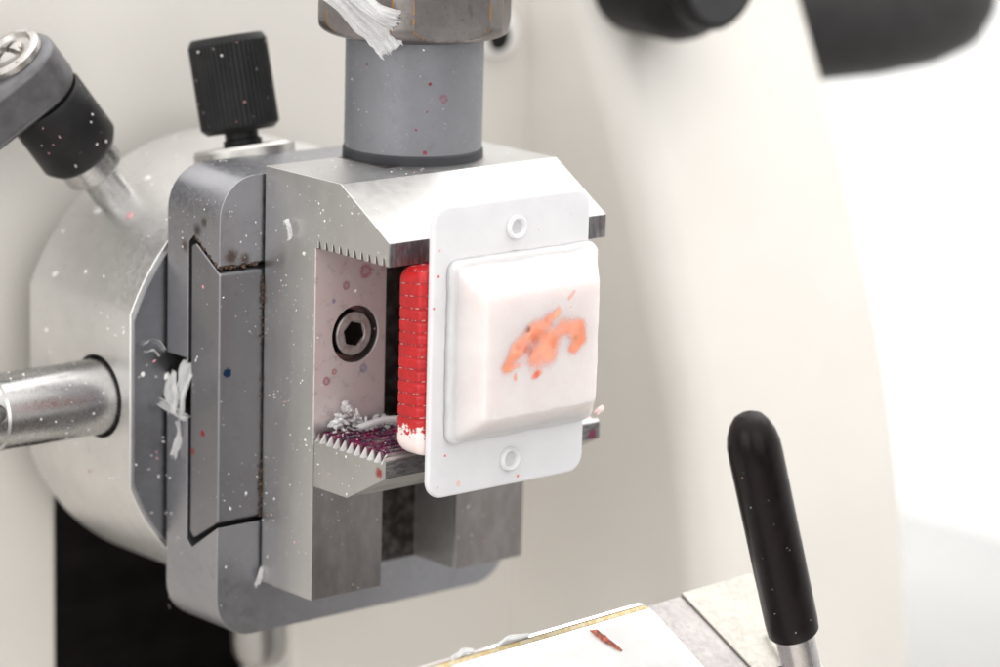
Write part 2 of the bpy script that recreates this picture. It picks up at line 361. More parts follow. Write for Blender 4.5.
for r_, h_ in prof:
    row = []
    for i in range(NS):
        an = 2 * math.pi * i / NS; dl_ = (an - vd + R(30)) % R(60) - R(30)
        fl_ = 13.3 / math.cos(dl_); v = kb.verts.new((SX + min(r_, fl_) * math.cos(an), SY + min(r_, fl_) * math.sin(an), h_))
        v[wear] = max(0, 1 - abs(r_ - fl_) / .085) * (1 if h_ > 42.2 else .35); row.append(v)
    rows.append(row)
for r0, r1 in zip(rows, rows[1:]):
    for i in range(NS): j = (i + 1) % NS; kb.faces.new((r0[i], r0[j], r1[j], r1[i]))
kb.faces.new(rows[0][::-1]); kb.faces.new(rows[-1]); bmesh.ops.recalc_face_normals(kb, faces=kb.faces[:])
knm = metal('worn_grey_chrome', (.235, .215, .21), .38, .2, .2, base=TB, grime=.5, gcol=(.13, .10, .09))
m = knm                                        # plating rubbed through to brass along the edges of the flats
at = m.n.new('ShaderNodeAttribute'); at.attribute_name = 'edge_wear'
old = m.p.inputs['Base Color'].links[0].from_socket
scr = m.ramp(m.noise(.9, 5, .75, (1, 1, .35), 2.), .56, .68, 0, .45)
m.set(Base_Color=m.mix(m.math('MULTIPLY', m.ramp(at.outputs['Fac'], .25, .7), m.ramp(m.noise(.8, 4), .40, .56)), m.mix(scr, old, (.10, .095, .10)), (.48, .23, .035)))
obj('clamp_knob', kb, knm, T, smooth=12)

# ------------------------------------------------------------------ cassette
T = thing('tissue_cassette', 'white plastic cassette plate carrying a pink wax block, red body gripped in the jaws', 'cassette', (18, -4, -19))
CB = (18, -4, -19)
red = Mat('red_plastic', CB); m = red
c = m.mix(m.ramp(m.noise(.5, 4), .3, .7), (.40, .002, .006), (.52, .005, .008))
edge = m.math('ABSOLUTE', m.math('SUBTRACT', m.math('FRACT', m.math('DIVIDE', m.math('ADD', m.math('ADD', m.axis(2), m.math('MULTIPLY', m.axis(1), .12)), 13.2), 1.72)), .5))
c = m.mix(m.ramp(edge, .40, .49, 0, .7), c, (.20, .0, .004))  # groove shading between the ribs, painted as deeper red
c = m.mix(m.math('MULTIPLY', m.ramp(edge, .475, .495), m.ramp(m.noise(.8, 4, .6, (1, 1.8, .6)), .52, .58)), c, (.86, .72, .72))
zz = m.math('ADD', m.axis(2), m.ramp(m.noise(.7, 5, .7), .3, .7, -1.3, 1.3))
c = m.mix(m.ramp(zz, -10.0, -9.6, 1, 0), c, (.84, .72, .70))
c = m.mix(m.ramp(zz, 13.6, 14.4), c, (.80, .55, .55))
m.set(Base_Color=c, Roughness=.36, Subsurface_Weight=.1, Subsurface_Radius=(1., .3, .2), Subsurface_Scale=.001, Coat_Weight=.05)
m.bump(m.noise(1.2, 4), .25, .0003)
rb = nb(); rows = []; nz = 240
for i in range(nz + 1):
    z = -13.2 + 26.4 * i / nz; ph = ((z + 13.2) / 1.72) % 1
    ins = .12 * abs(2 * ph - 1) ** 6 if -10.5 < z < 8.8 else 0
    e = max(0, abs(z) - 11.2) / 2.0; ins += 1.4 * (1 - math.sqrt(max(0, 1 - e * e)))
    rows.append([rb.verts.new((x, y, z)) for x, y in rrect(2.6 + ins, 32.0 - ins, -3.9 + ins * .3, 1.6 - ins, 1.2, 5)])
for r0, r1 in zip(rows, rows[1:]):
    for i in range(len(r0)):
        j = (i + 1) % len(r0); rb.faces.new((r0[i], r0[j], r1[j], r1[i]))
rb.faces.new(rows[0][::-1]); rb.faces.new(rows[-1]); bmesh.ops.recalc_face_normals(rb, faces=rb.faces[:])
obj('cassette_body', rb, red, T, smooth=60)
wp = Mat('white_polypropylene', CB); m = wp
c = m.mix(m.ramp(m.noise(.2, 4), .3, .7), (.68, .68, .70), (.72, .72, .74))
for s in [((.6, .04, .03), (4.6, -5.1, 12.4), .22), ((.75, .35, .25), (4.7, -5.1, 16.0), .2), ((.6, .04, .05), (3.9, -5.1, 8.0), .2), ((.7, .1, .1), (6.5, -5.1, -13.2), .2), ((.7, .1, .1), (5.2, -5.1, -17.6), .16), ((.7, .25, .2), (20, -5.1, -18.2), .25), ((.75, .55, .5), (9, -5.1, -17.6), .4)]:
    c = m.spot(c, *s, soft=.3)
m.set(Base_Color=c, Roughness=.38, Subsurface_Weight=.35, Subsurface_Radius=(1, 1, 1), Subsurface_Scale=.0012)
m.bump(m.noise(.8, 4), .12, .0003)
pt = prism(nb(), xz(rrect(3.55, 32.3, -19.24, 22.1, 2.6, 8)), (0, -5, 0), (0, -3.92, 0))
p_ = obj('backing_plate', pt, wp, T, bevel=.4, seg=3)
def ring(x, z):
    return lathe(nb(), (x, -4.98, z), (0, -1, 0), [(1.75, 0), (1.7, .5), (1.45, .75), (1.15, .6), (.95, .12), (0, .08)], 40)
obj('locating_ring', ring(18.4, 17.9), wp, p_, smooth=60); obj('locating_ring', ring(18.3, -15.4), wp, p_, smooth=60)
wax = Mat('pink_paraffin', CB); m = wax
c = m.mix(m.ramp(m.noise(.16, 4), .3, .7), (.70, .635, .63), (.735, .68, .675))
c = m.mix(m.math('MULTIPLY', m.ramp(m.noise(1.2, 4, .6, (3, 1, .3)), .58, .75), .5), c, (.78, .74, .74))
m.set(Base_Color=c, Roughness=m.ramp(m.noise(.8, 4), .3, .7, .3, .5), Subsurface_Weight=.8, Subsurface_Radius=(1., .8, .75), Subsurface_Scale=.008)
m.bump(m.math('ADD', m.noise(.7, 5, .6), m.math('MULTIPLY', m.noise(2.5, 3, .6, (.12, 1, 1)), .35)), .2, .0004)
def densify(lp, k=26):
    out = []
    for i, p in enumerate(lp):
        q = lp[(i + 1) % len(lp)]; n_ = k if (V(p) - V(q)).length > 3 else 1
        for t in range(n_): out.append((p[0] + (q[0] - p[0]) * t / n_, p[1] + (q[1] - p[1]) * t / n_))
    return out
wb = nb()
secs = [(rrect(6.0, 33.1, -11.5, 14.5, 1.6, 5), -4.95), (rrect(6.0, 33.1, -11.5, 14.5, 1.6, 5), -5.9), (rrect(6.25, 32.9, -11.2, 14.2, 1.5, 5), -6.25),
        (rrect(6.9, 32.5, -10.7, 13.5, .9, 5), -6.45), (rrect(8.25, 29.3, -7.6, 10.5, .7, 5), -10.7), (rrect(8.5, 29.0, -7.35, 10.25, .6, 5), -11)]
wob = lambda x, z, q: NZ.fractal(V((x * .35, z * .35, q)), .9, 2.1, 4)
rows = [[wb.verts.new((x + .17 * wob(x, z, y), y - (.12 * wob(x, z, 40 + y) if -6.4 < y < -5.5 else 0), z + .17 * wob(x, z, y + 9))) for x, z in densify(s)] for s, y in secs]
for r0, r1 in zip(rows, rows[1:]):
    for i in range(len(r0)):
        j = (i + 1) % len(r0); wb.faces.new((r0[i], r0[j], r1[j], r1[i]))
wb.faces.new(rows[0]); wb.faces.new(rows[-1][::-1]); bmesh.ops.recalc_face_normals(wb, faces=wb.faces[:])
x_ = obj('paraffin_block', wb, wax, T, smooth=25, bevel=.2, seg=2, limit=22)
# the tissue: a low relief at the cut face, thick in the middle and fading at its rim
caps = [((12.23, -0.19), (14.28, 2.3), 1.25, 1), ((14.28, 2.3), (17.06, 4.43), 1.55, 1.0), ((17.06, 4.43), (19.18, 5.26), 1.1, 0.95), ((19.18, 5.26), (21.48, 6.64), 0.85, 0.9),
        ((17.56, 0.48), (19.29, 2.48), 2.1, 1.0), ((20.09, 0.43), (20.37, 2.62), 1.7, 0.95), ((20.34, 3.18), (22.49, 4.02), 1.1, 0.7), ((22.48, 4.3), (25.05, 3.69), 1.5, 0.9), ((25.05, 3.69), (25.48, 2.24), 1.5, 1.0), ((25.49, 1.96), (24.43, 0.98), 1.15, 0.95),
        ((23.23, 8.09), (24.29, 8.94), 0.45, 0.7), ((23.75, 6.92), (23.97, 6.89), 0.28, 0.6), ((13.81, -1.51), (13.9, -2.07), 0.4, 0.8), ((17.3, -2.12), (18.18, -1.68), 0.55, 1.0), ((12.95, -0.43), (14.55, -0.22), 0.5, 0.6)]
def dens(x, z):
    p = V((x, z)) + V((NZ.fractal(V((x * .8, z * .8, 3.1)), .9, 2.2, 4), NZ.fractal(V((x * .8, z * .8, 9.1)), .9, 2.2, 4))) * .2
    s = 1
    for a0, a1, r, wt in caps:
        a0, a1 = V(a0), V(a1); d = a1 - a0; t = max(0, min(1, (p - a0).dot(d) / d.dot(d)))
        q = (p - a0 - d * t).length / (r * .92); s *= 1 - min(.95, .95 * wt * math.exp(-q ** 2.1 * 1.15))
    return 1 - s
ts = nb(); W_, H_ = 170, 140; grid = {}
dl = ts.verts.layers.float.new('tissue_thickness')
for i in range(W_ + 1):
    for j in range(H_ + 1):
        x, z = 9.2 + 18.8 * i / W_, -3.9 + 13.9 * j / H_
        d = dens(x, z)
        if d > .03:
            v = ts.verts.new((x, -11.02 - .02 * min(1, d), z)); v[dl] = d; grid[i, j] = v
for (i, j) in list(grid):
    q = [grid.get(k) for k in ((i, j), (i + 1, j), (i + 1, j + 1), (i, j + 1))]
    if all(q): ts.faces.new(q)
bmesh.ops.recalc_face_normals(ts, faces=ts.faces[:])
for v in [v for v in ts.verts if not v.link_faces]: ts.verts.remove(v)
tm = Mat('stained_tissue', CB); m = tm
at = m.n.new('ShaderNodeAttribute'); at.attribute_name = 'tissue_thickness'; dn = at.outputs['Fac']
c = m.mix(m.ramp(dn, .35, .95), (.90, .47, .43), (.88, .36, .24))
c = m.mix(m.ramp(m.noise(.28, 4, .6), .5, .68), c, (.90, .46, .26))
c = m.mix(m.ramp(m.noise(.22, 2, .5, (1, 1, 1.4)), .42, .62, 0, .8), c, (.86, .24, .11))
c = m.mix(m.ramp(m.noise(.5, 3, .55), .58, .72, 0, .45), c, (.80, .16, .08))
c = m.spot(c, (.30, .09, .04), (15.8, -11.1, 4.8), .5, soft=.7); c = m.spot(c, (.62, .08, .02), (16.1, -11.1, 1.7), .75, soft=.8); c = m.spot(c, (.66, .26, .10), (24.8, -11.1, 2.4), .4, soft=.7)
c = m.spot(c, (.78, .12, .06), (17.7, -11.1, -1.9), .6, soft=.6); c = m.spot(c, (.72, .18, .08), (17.2, -11.1, 3.2), .8, soft=.8)
m.set(Base_Color=c, Roughness=.4, Alpha=m.math('MULTIPLY', m.ramp(m.noise(.35, 2, .5), .35, .65, .84, 1), m.ramp(m.math('ADD', dn, m.ramp(m.noise(1.3, 4), .3, .7, -.04, .04)), .10, .95, 0, .95)))
obj('tissue_sample', ts, tm, x_, smooth=60)

# ------------------------------------------------------------------ blade and knife holder
ed = V((44.6, 3.97, 0)).normalized(); E0 = V((32.84, -17.49, -36))       # right end of the cutting edge
out = V((ed.y, -ed.x, 0)); tilt = R(33)
dn_ = out * math.cos(tilt) + V((0, 0, -math.sin(tilt))); nrm = ed.cross(dn_) * -1
if nrm.z < 0: nrm = -nrm
def kp(s, d, h=0): return E0 + ed * s + dn_ * d + nrm * h
def sheet(loop, h0, h1): return prism(nb(), [kp(s, d) for s, d in loop], nrm * h0, nrm * h1)
T = thing('disposable_knife', 'thin bright steel blade with its ground edge tinted as a golden reflection lying in the knife holder', 'blade', tuple(kp(-20, 6)))
bright = metal('blade_steel', (.86, .85, .83), .24, .04, .03)
def rim(d): return [(-52, d), (0 - .2, d)]
obj('body', sheet([(-52, 1.15), (1.2, 1.15), (1.5, 2.2), (2.0, 14), (-52, 14)], -.75, -.45), bright, T)
b = nb(); prism(b, [kp(-52, 0, -.16), kp(-.9, 0, -.16), kp(-.2, .12, -.15), kp(.35, .5, -.09), kp(-52, .5, -.09)], nrm * -.2, nrm * .05)
obj('cutting_edge', b, metal('honed_edge', (.93, .93, .93), .12, .02, .0, fleck=False), T)
gm = Mat('golden_reflection_bevel'); m = gm
st = m.noise(.9, 2, .5)
m.set(Base_Color=m.mix(m.ramp(st, .4, .6), (.82, .63, .34), (.90, .80, .58)), Metallic=1., Roughness=.3); m.bump(m.noise(3, 3), .2)  # gold base colour stands in for an amber reflection on the steel
b = nb(); prism(b, [kp(-52, .62, -.09), kp(.5, .62, -.09), kp(1.0, 1.12, -.36), kp(-52, 1.12, -.36)], nrm * -.2, nrm * .0)
obj('ground_bevel', b, gm, T)

T = thing('knife_holder', 'pale metal knife holder in the lower right corner with a black lever', 'knife holder', (30, -40, -145))
hm = metal('pale_holder_steel', (.47, .45, .415), .55, .08, .2, grime=.3, gcol=(.42, .38, .34), stretch=(1, 1, 1))
greyp = metal('grey_worn_steel', (.36, .34, .335), .5, .15, .2, spots=[((.5, .03, .12), (34.6, -20.3, -37), 1.0), ((.5, .06, .14), (34.9, -21.5, -37.7), .7)], base=(30, -40, -145), grime=.6, gcol=(.3, .26, .26))
obj('holder_plate', sheet([(-50, .4), (22, .4), (24, 30), (-50, 30)], -4.2, -.78), greyp, T, bevel=.15)
obj('cover_plate', sheet([(9.0, .15), (24.5, .15), (22, 30), (11.1, 30)], -.775, -.35), hm, T, bevel=.15)
obj('holder_base', prism(nb(), [(-20, -48, -145), (52, -44, -145), (52, -22, -145), (-20, -26, -145)], (0, 0, 0), (0, 0, 88)), greyp, T, bevel=1)
HB, HT = V((43.2, -40, -42.5)), V((30.2, -40, -3.4)); hx_ = (HT - HB).normalized()
gb = HB + hx_ * 6.5; glen = (HT - gb).length
l_ = obj('clamp_lever', lathe(nb(), HB, hx_, [(2.75, -18), (2.75, 6.8), (0, 6.8)], 40), metal('lever_rod', (.52, .50, .50), .25, .1, .05, grime=.4), T)
gl = glen
grip_m = Mat('dark_brown_vinyl', (30, -40, -145)); m = grip_m
sm_ = m.ramp(m.noise(.35, 5, .65, (1, 1, .4), 1.), .42, .68)
m.set(Base_Color=m.mix(m.math('MULTIPLY', sm_, .5), (.0045, .0022, .0025), (.010, .006, .006)), Roughness=m.ramp(sm_, 0, 1, .28, .38), Specular_IOR_Level=.2); m.bump(m.noise(1.2, 4), .15)
g = lathe(nb(), gb, hx_, [(2.76, 0), (3.35, 0), (3.6, .35), (3.7, 2), (3.72, 10), (3.74, gl - 6.5), (3.68, gl - 4.6), (3.35, gl - 3.0), (2.75, gl - 1.6), (2.1, gl - .65), (1.2, gl - .12), (0, gl)], 56)
obj('handle_grip', g, grip_m, l_, smooth=50)
mb = nb(); lathe(mb, HB + V((-1, 1.5, -3.5)), hx_, [(3.9, -9), (3.9, 2.4), (3.4, 2.8), (0, 2.8)], 40)
obj('lever_mount', mb, blk_m, T)

# ------------------------------------------------------------------ wax shavings
shv = Mat('wax_shaving'); m = shv
m.set(Base_Color=m.mix(m.ramp(m.noise(.5, 4), .35, .65), (.88, .88, .89), (.95, .95, .95)), Roughness=.3, Subsurface_Weight=.5, Subsurface_Radius=(1, 1, 1), Subsurface_Scale=.0012, Transmission_Weight=.3, IOR=1.25)
m.bump(m.noise(1.1, 4), .4, .0004)
def ribbon(path, wid, thick, n=40, mcross=14, amp=.5, ridge=.35, seed=0, updir=None, spindle=False):
    mcross *= 2
    """a curled strip that follows 3D points, ridged along its length"""
    bm = nb(); P = [V(p) for p in path]; pts = []
    for k in range(n + 1):
        t = k / n * (len(P) - 1); i = min(int(t), len(P) - 2); f = t - i
        p0, p1, p2, p3 = P[max(0, i - 1)], P[i], P[i + 1], P[min(len(P) - 1, i + 2)]
        pts.append(.5 * ((2 * p1) + (p2 - p0) * f + (2 * p0 - 5 * p1 + 4 * p2 - p3) * f * f + (3 * p1 - p0 - 3 * p2 + p3) * f ** 3))
    top, bot = [], []
    for k, p in enumerate(pts):
        tg = (pts[min(n, k + 1)] - pts[max(0, k - 1)]).normalized()
        w = V(updir).normalized(); w = (w - tg * w.dot(tg)).normalized(); nn = tg.cross(w)
        wd = wid * (1 + .25 * NZ.noise(V((k * .15, seed, 0))))
        if spindle: wd *= max(.06, math.sin(math.pi * k / n)) ** .8
        A, B = [], []
        for j in range(mcross + 1):
            u = j / mcross - .5
            q = p + w * (u * wd) + nn * (ridge * (NZ.noise(V((u * 9, k * .04, seed))) * 1.2 + .5 * NZ.noise(V((u * 26, k * .06, seed + 2))) + .5 * math.cos(u * 5)) + amp * NZ.noise(V((k * .12, u * 2, seed + 5))))
            if k in (0, n): q = q + tg * (NZ.noise(V((u * 14, seed, k))) * 1.2)
            A.append(bm.verts.new(q + nn * thick / 2)); B.append(bm.verts.new(q - nn * thick / 2))
        top.append(A); bot.append(B)
    for k in range(n):
        for j in range(mcross):
            bm.faces.new((top[k][j], top[k][j + 1], top[k + 1][j + 1], top[k + 1][j]))
            bm.faces.new((bot[k][j], bot[k + 1][j], bot[k + 1][j + 1], bot[k][j + 1]))
        bm.faces.new((top[k][0], top[k + 1][0], bot[k + 1][0], bot[k][0])); bm.faces.new((top[k][-1], bot[k][-1], bot[k + 1][-1], top[k + 1][-1]))
    for k in (0, n):
        for j in range(mcross): bm.faces.new((top[k][j], bot[k][j], bot[k][j + 1], top[k][j + 1]))
    bmesh.ops.recalc_face_normals(bm, faces=bm.faces[:])
    return bm
o = obj('wax_shaving', ribbon([(1.6, 20.6, 52.4), (6.0, 17.6, 47.4), (9.6, 16.3, 43.9), (11.5, 15.9, 41.9), (12.6, 15.7, 40.7)], 4.3, .16, amp=.7, ridge=.55, seed=1, updir=(.72, -.4, .5)), shv, base=(10, 16, 43))
tag(o, 'white ridged wax shaving stuck slantwise on the fluted knob', 'wax shaving')
o = obj('wax_shaving', ribbon([(5.2, 17.0, 50.0), (8.0, 15.3, 47.0), (10.4, 14.5, 45.5), (12.4, 14.4, 45.0)], 2.6, .14, 24, 10, amp=.6, ridge=.3, seed=4, updir=(.3, -.3, .9)), shv, base=(9, 15, 46))
tag(o, 'short upper flap of wax beside the ridged shaving on the knob', 'wax shaving')
# shavings caught at the notch of the mounting plate
for path, wid, up, lab, sd in (
    ([(-7.0, 36.4, -6.6), (-7.4, 37.4, -9.0), (-7.7, 38.2, -11.6), (-7.6, 38.6, -14.1)], 3.2, (.1, 1, .25), 'crumpled white wax curl wedged in the notch of the clamp plate', 3),
    ([(-7.2, 41.2, -8.6), (-7.6, 40.4, -10.6), (-7.9, 39.8, -12.6), (-7.9, 39.6, -14.1)], 3.4, (.2, 1, .1), 'ragged white wax fold behind the curl in the notch of the clamp plate', 17),
    ([(-8.0, 36.2, -14.2), (-8.0, 38.5, -13.8), (-8.3, 41, -13.2), (-9, 42.6, -12.5)], 1.1, (.2, .2, .9), 'narrow white wax strip lying along the lower lip of the plate notch', 6),
    ([(-8.2, 42.2, -5.6), (-9.5, 42.3, -4.3), (-11.5, 42.3, -4.6)], 1.6, (0, .1, 1), 'small white wax flake on the drum face above the notch', 9),
    ([(-7.9, 38.5, -15.2), (-7.9, 38.1, -17.3), (-7.95, 38.8, -19.4), (-7.95, 39.0, -20.6)], 1.1, (0, 1, .1), 'thin smear of white wax running down the plate below the notch', 12)):
    b = ribbon(path, wid, .12, 24, 10, amp=.6, ridge=.5, seed=sd, updir=up)
    tag(obj('wax_shaving', b, shv, base=path[1]), lab, 'wax shaving')
b = ribbon([(-.9, 28.3, -38.6), (-.5, 28.1, -37.6), (-.2, 27.9, -36.2)], 1.0, .15, 16, 8, amp=.15, ridge=.12, seed=15, updir=(.6, .2, -.4))
tag(obj('wax_shaving', b, shv, base=(-1.6, 28, -37)), 'pointed wax chip at the bottom back corner of the clamp body', 'wax shaving')
b = ribbon([(-.2, 23.3, 15.8), (-.9, 22.2, 16.5), (-1.0, 21.4, 15.6), (-.7, 21.5, 14.2), (-.2, 22.4, 13.6)], .8, .12, 24, 5, amp=.12, ridge=.1, seed=51, updir=(1, .2, .1))
tag(obj('wax_shaving', b, shv, base=(-.2, 22, 14)), 'tiny curled wax flake high on the side face of the clamp body', 'wax shaving')
# crumbs on the lower jaw
def chip(bm, p, s, fl=(1, 1, 1), sub=1, seed=0):
    r = bmesh.ops.create_icosphere(bm, subdivisions=sub, radius=1)
    rot = M.Rotation(random.random() * 6.3, 3, V((random.gauss(0, 1), random.gauss(0, 1), random.gauss(0, 1))).normalized())
    for v in r['verts']:
        q = v.co * (1 + .5 * NZ.noise(v.co * 1.7 + V((seed, seed * .7, 3))))
        v.co = V(p) + rot @ V((q.x * s * fl[0], q.y * s * fl[1], q.z * s * fl[2]))
cr = nb()
for k in range(170):
    t = random.random(); x = 2.2 + 11 * random.random() ** 1.1; y = 15.6 - abs(random.gauss(0, 1.3)); hgt = max(.1, 4.2 * math.exp(-((x - 4.8) / 2.6) ** 2) + 1.3 * math.exp(-((x - 11) / 2.2) ** 2))
    z = -13.6 + random.random() * hgt
    if y > 15.9 or y < 9: continue
    chip(cr, (x, y, z), random.uniform(.18, .75), (1, random.uniform(.3, 1), random.uniform(.2, .6)), 1, k)
o = obj('wax_crumbs', cr, shv, base=(8, 14, -13.5)); tag(o, 'heap of white wax crumbs at the back of the lower jaw', 'wax crumbs', kind='stuff')
o = obj('wax_shaving', ribbon([(5.0, 12.5, -12.6), (8.5, 11.8, -11.9), (11.5, 10.6, -11.9), (13.6, 8.6, -12.7)], .9, .3, 20, 6, amp=.3, ridge=.2, seed=21, updir=(0, .6, .8)), shv, base=(9, 12, -12.5))
tag(o, 'slim curled wax sliver lying across the teeth of the lower jaw', 'wax shaving')
# on the blade
def ridge_on_blade(pts, wid, lab, sd, h=.35):
    path = [kp(s, d, h + .1) for s, d in pts]
    b = ribbon(path, wid, .25, 20, 8, amp=.3, ridge=.18, seed=sd, updir=tuple(nrm.cross(ed) * .4 + nrm))
    tag(obj('wax_shaving', b, shv, base=tuple(path[0])), lab, 'wax shaving')
ridge_on_blade([(-38, .5), (-36, .1), (-34.5, .4)], .7, 'frayed wax curl on the left stretch of the golden blade edge', 31)
ridge_on_blade([(-29.5, .6), (-27, -.1), (-23.5, .3)], .5, 'long thin wax thread lying along the blade edge', 33, .2)
ridge_on_blade([(17.6, 11), (16.8, 14.5), (16.4, 18)], 1.0, 'short white wax stick on the pale plate beside the lever', 36, .6)
film = nb(); gx, gy = 26, 16; gv = {}
for i in range(gx + 1):
    for j in range(gy + 1):
        u, w = i / gx, j / gy
        s = -34 + 28.5 * u + 5.5 * w * u + .6 * NZ.noise(V((u * 6, w * 6, 1))); d = 2.1 + 11.5 * w + .35 * NZ.noise(V((u * 9, 4, w * 3)))
        gv[i, j] = film.verts.new(kp(s, d, -.28 + .12 * NZ.noise(V((u * 8, w * 5, 7)))))
for i in range(gx):
    for j in range(gy): film.faces.new((gv[i, j], gv[i + 1, j], gv[i + 1, j + 1], gv[i, j + 1]))
ex = bmesh.ops.solidify(film, geom=film.faces[:], thickness=.1)
tag(obj('wax_film', film, plain('white_wax_film', (.86, .86, .86), .4, var=.03, grain=.3, gs=1.2), base=tuple(kp(-20, 6))), 'thin white sheet of cut wax spread over the blade', 'wax film')
sp = ribbon([kp(-12.0, 2.4, -.2), kp(-11.4, 3.5, -.1), kp(-10.9, 4.6, -.05), kp(-9.9, 6.6, -.15)], 1.0, .2, 30, 8, amp=.4, ridge=.35, seed=41, updir=tuple(ed), spindle=True)
tag(obj('tissue_scrap', sp, plain('red_brown_tissue', (.42, .13, .09), .4, var=.6, scale=1.2), base=tuple(kp(-11, 4))), 'red brown scrap of tissue lying on the white wax film', 'tissue scrap')
sp = ribbon([(33.5, -6.2, -10.6), (34.5, -6.0, -10.4), (35.6, -5.4, -10.3)], .8, .2, 14, 6, amp=.4, ridge=.2, seed=43, updir=(.1, .3, 1))
tag(obj('wax_shaving', sp, plain('pink_wax_shaving', (.86, .66, .65), .4, var=.2, scale=.8), base=(34, -6, -11)), 'pale pink wax curl poking out right of the wax block', 'wax shaving')

# loose flecks on everything
fl = nb(); flp = nb()
def fleck(p, nv, s, pink=False):
    bm = flp if pink else fl
    u, w, d = frame(nv); r = bmesh.ops.create_icosphere(bm, subdivisions=1, radius=1)
    an = random.random() * 6.3; el = random.choice((.35, .6, .8, 1.))
    a1 = u * math.cos(an) + w * math.sin(an); a2 = d.cross(a1); sd = random.random() * 99
    for v in r['verts']:
        q = v.co * (1 + .7 * NZ.noise(v.co * 1.9 + V((sd, 0, 0))))
        v.co = V(p) + a1 * (q.x * s) + a2 * (q.y * s * el) + d * (q.z * s * .35 + s * .1)
def size(): return min(.5, .05 + random.expovariate(1 / .05))
def patch(o_, u, w, nv, cnt, ok=None, k=1., pk=.12):
    o_, u, w = V(o_), V(u), V(w); c = 0
    for _ in range(cnt * 3):
        if c >= cnt: break
        p = o_ + u * random.random() + w * random.random()
        if ok and not ok(p): continue
        if NZ.noise(p * .16 + V((3, 8, 1))) + .25 < random.random() * .8 - .1: continue
        fleck(p, nv, size() * k, random.random() < pk); c += 1
def cyl(o_, d, r, h0_, h1, cnt, k=1., ok=None, pk=.12):
    u, w, d = frame(d)
    for _ in range(cnt):
        an = random.random() * 6.283; q = u * math.cos(an) + w * math.sin(an)
        p = V(o_) + d * random.uniform(h0_, h1) + q * r
        if ok and not ok(p): continue
        fleck(p, q, size() * k, random.random() < pk)
patch((0, 16.7, -38), (0, 11.5, 0), (0, 0, 60), (-1, 0, 0), 230, k=.8)
patch((0, 0, 13.5), (0, 17, 0), (0, 0, 9), (-1, 0, 0), 36, lambda p: p.z < 16.6 + .597 * p.y and p.z > 14.6)
patch((-7.66, 36.6, -45), (0, 4.7, 0), (0, 0, 30), (-1, 0, 0), 36); patch((-7.66, 29, 10), (0, 12, 0), (0, 0, 9), (-1, 0, 0), 30, lambda p: p.z > 9 + .66 * (p.y - 29) + 1 or p.y > 36.5)
patch((-7.66, 29, -28), (0, 6.5, 0), (0, 0, 37), (-1, 0, 0), 22)
patch((-7.4, 28.75, -28), (7, 0, 0), (0, 0, 36), (0, -1, 0), 40); patch((-7, 28.8, 10), (6.8, 0, 0), (0, 0, 8), (0, -1, 0), 14)
patch((-7, 28.8, -44), (48, 0, 0), (0, 0, 13), (0, -1, 0), 60)
patch((.3, 16.44, -38), (12, 0, 0), (0, 0, 17), (0, -1, 0), 45); patch((27.3, 16.44, -38), (12.4, 0, 0), (0, 0, 17), (0, -1, 0), 24, k=1.3)
patch((.4, 16.44, -11), (12, 0, 0), (0, 0, 23), (0, -1, 0), 34, k=.8, pk=.3)
patch((0.02, .5, -20.8), (0, 15.5, 0), (0, 0, 6), (-1, 0, 0), 34, lambda p: p.z > -16.6 - .54 * p.y)
patch((.3, 11.3, 23.3), (39, 0, 0), (0, 17, 0), (0, 0, 1), 90, lambda p: (p.xy - V((SX, SY))).length > 10.6)
patch((1, .3, 16.9), (38, 0, 0), (0, 10.5, 6.3), (0, -.5, .86), 14, k=.7)
patch((-2, 29, 22.1), (46, 0, 0), (0, 12, 0), (0, 0, 1), 50)
patch((-13.0, 42.1, -40), (6, 0, 0), (0, 0, 56), (0, -1, 0), 24, lambda p: (V((p.x, p.z)) - V((cx, cz))).length < DR - 1.2, k=2.5)
patch((-13.4, 43, -26), (0, 22, 0), (0, 0, 26), (-1, 0, 0), 20, lambda p: (V((p.y, p.z)) - V((51.1, -13.2))).length > 7, k=3.)
cyl((cx, 43, cz), (0, 1, 0), DR, 0, 24, 190, 4., lambda p: p.x > -13 and p.z > 0 and p.x < 22)
cyl((SX, SY, 0), (0, 0, 1), 10.05, 24.8, 41, 110, .7); cyl((-7, 51.1, -13.2), (-1, 0, 0), 5.6, 8, 23, 45, 2.)
cyl(k0, kd, 5.95, 6.5, 18.5, 50, 1.05, pk=.35); cyl(h0, hd, 6.2, 11, 20, 36, 1.35, pk=.4); cyl(gb, hx_, 3.73, 1, gl - 7, 60, .5, pk=.3)
for _ in range(60): fleck(h0 + hd * 28.6 + a * random.uniform(4.5, 18) + side * random.uniform(-4.5, 4.5), hd, size() * 1.3, random.random() < .3)
patch((3.6, -5, -18.7), (28, 0, 0), (0, 0, 7), (0, -1, 0), 14, k=.7, pk=.3); patch((3.6, -5, 13), (28, 0, 0), (0, 0, 8), (0, -1, 0), 14, k=.7, pk=.3)
patch((7, -11, -7), (18, 0, 0), (0, 0, 1), (0, -1, 0), 10, k=.8)
for _ in range(60): fleck((random.uniform(.9, 12), random.uniform(.6, 15), -13.55), (0, -.3, 1), size() * 1.1, random.random() < .25)
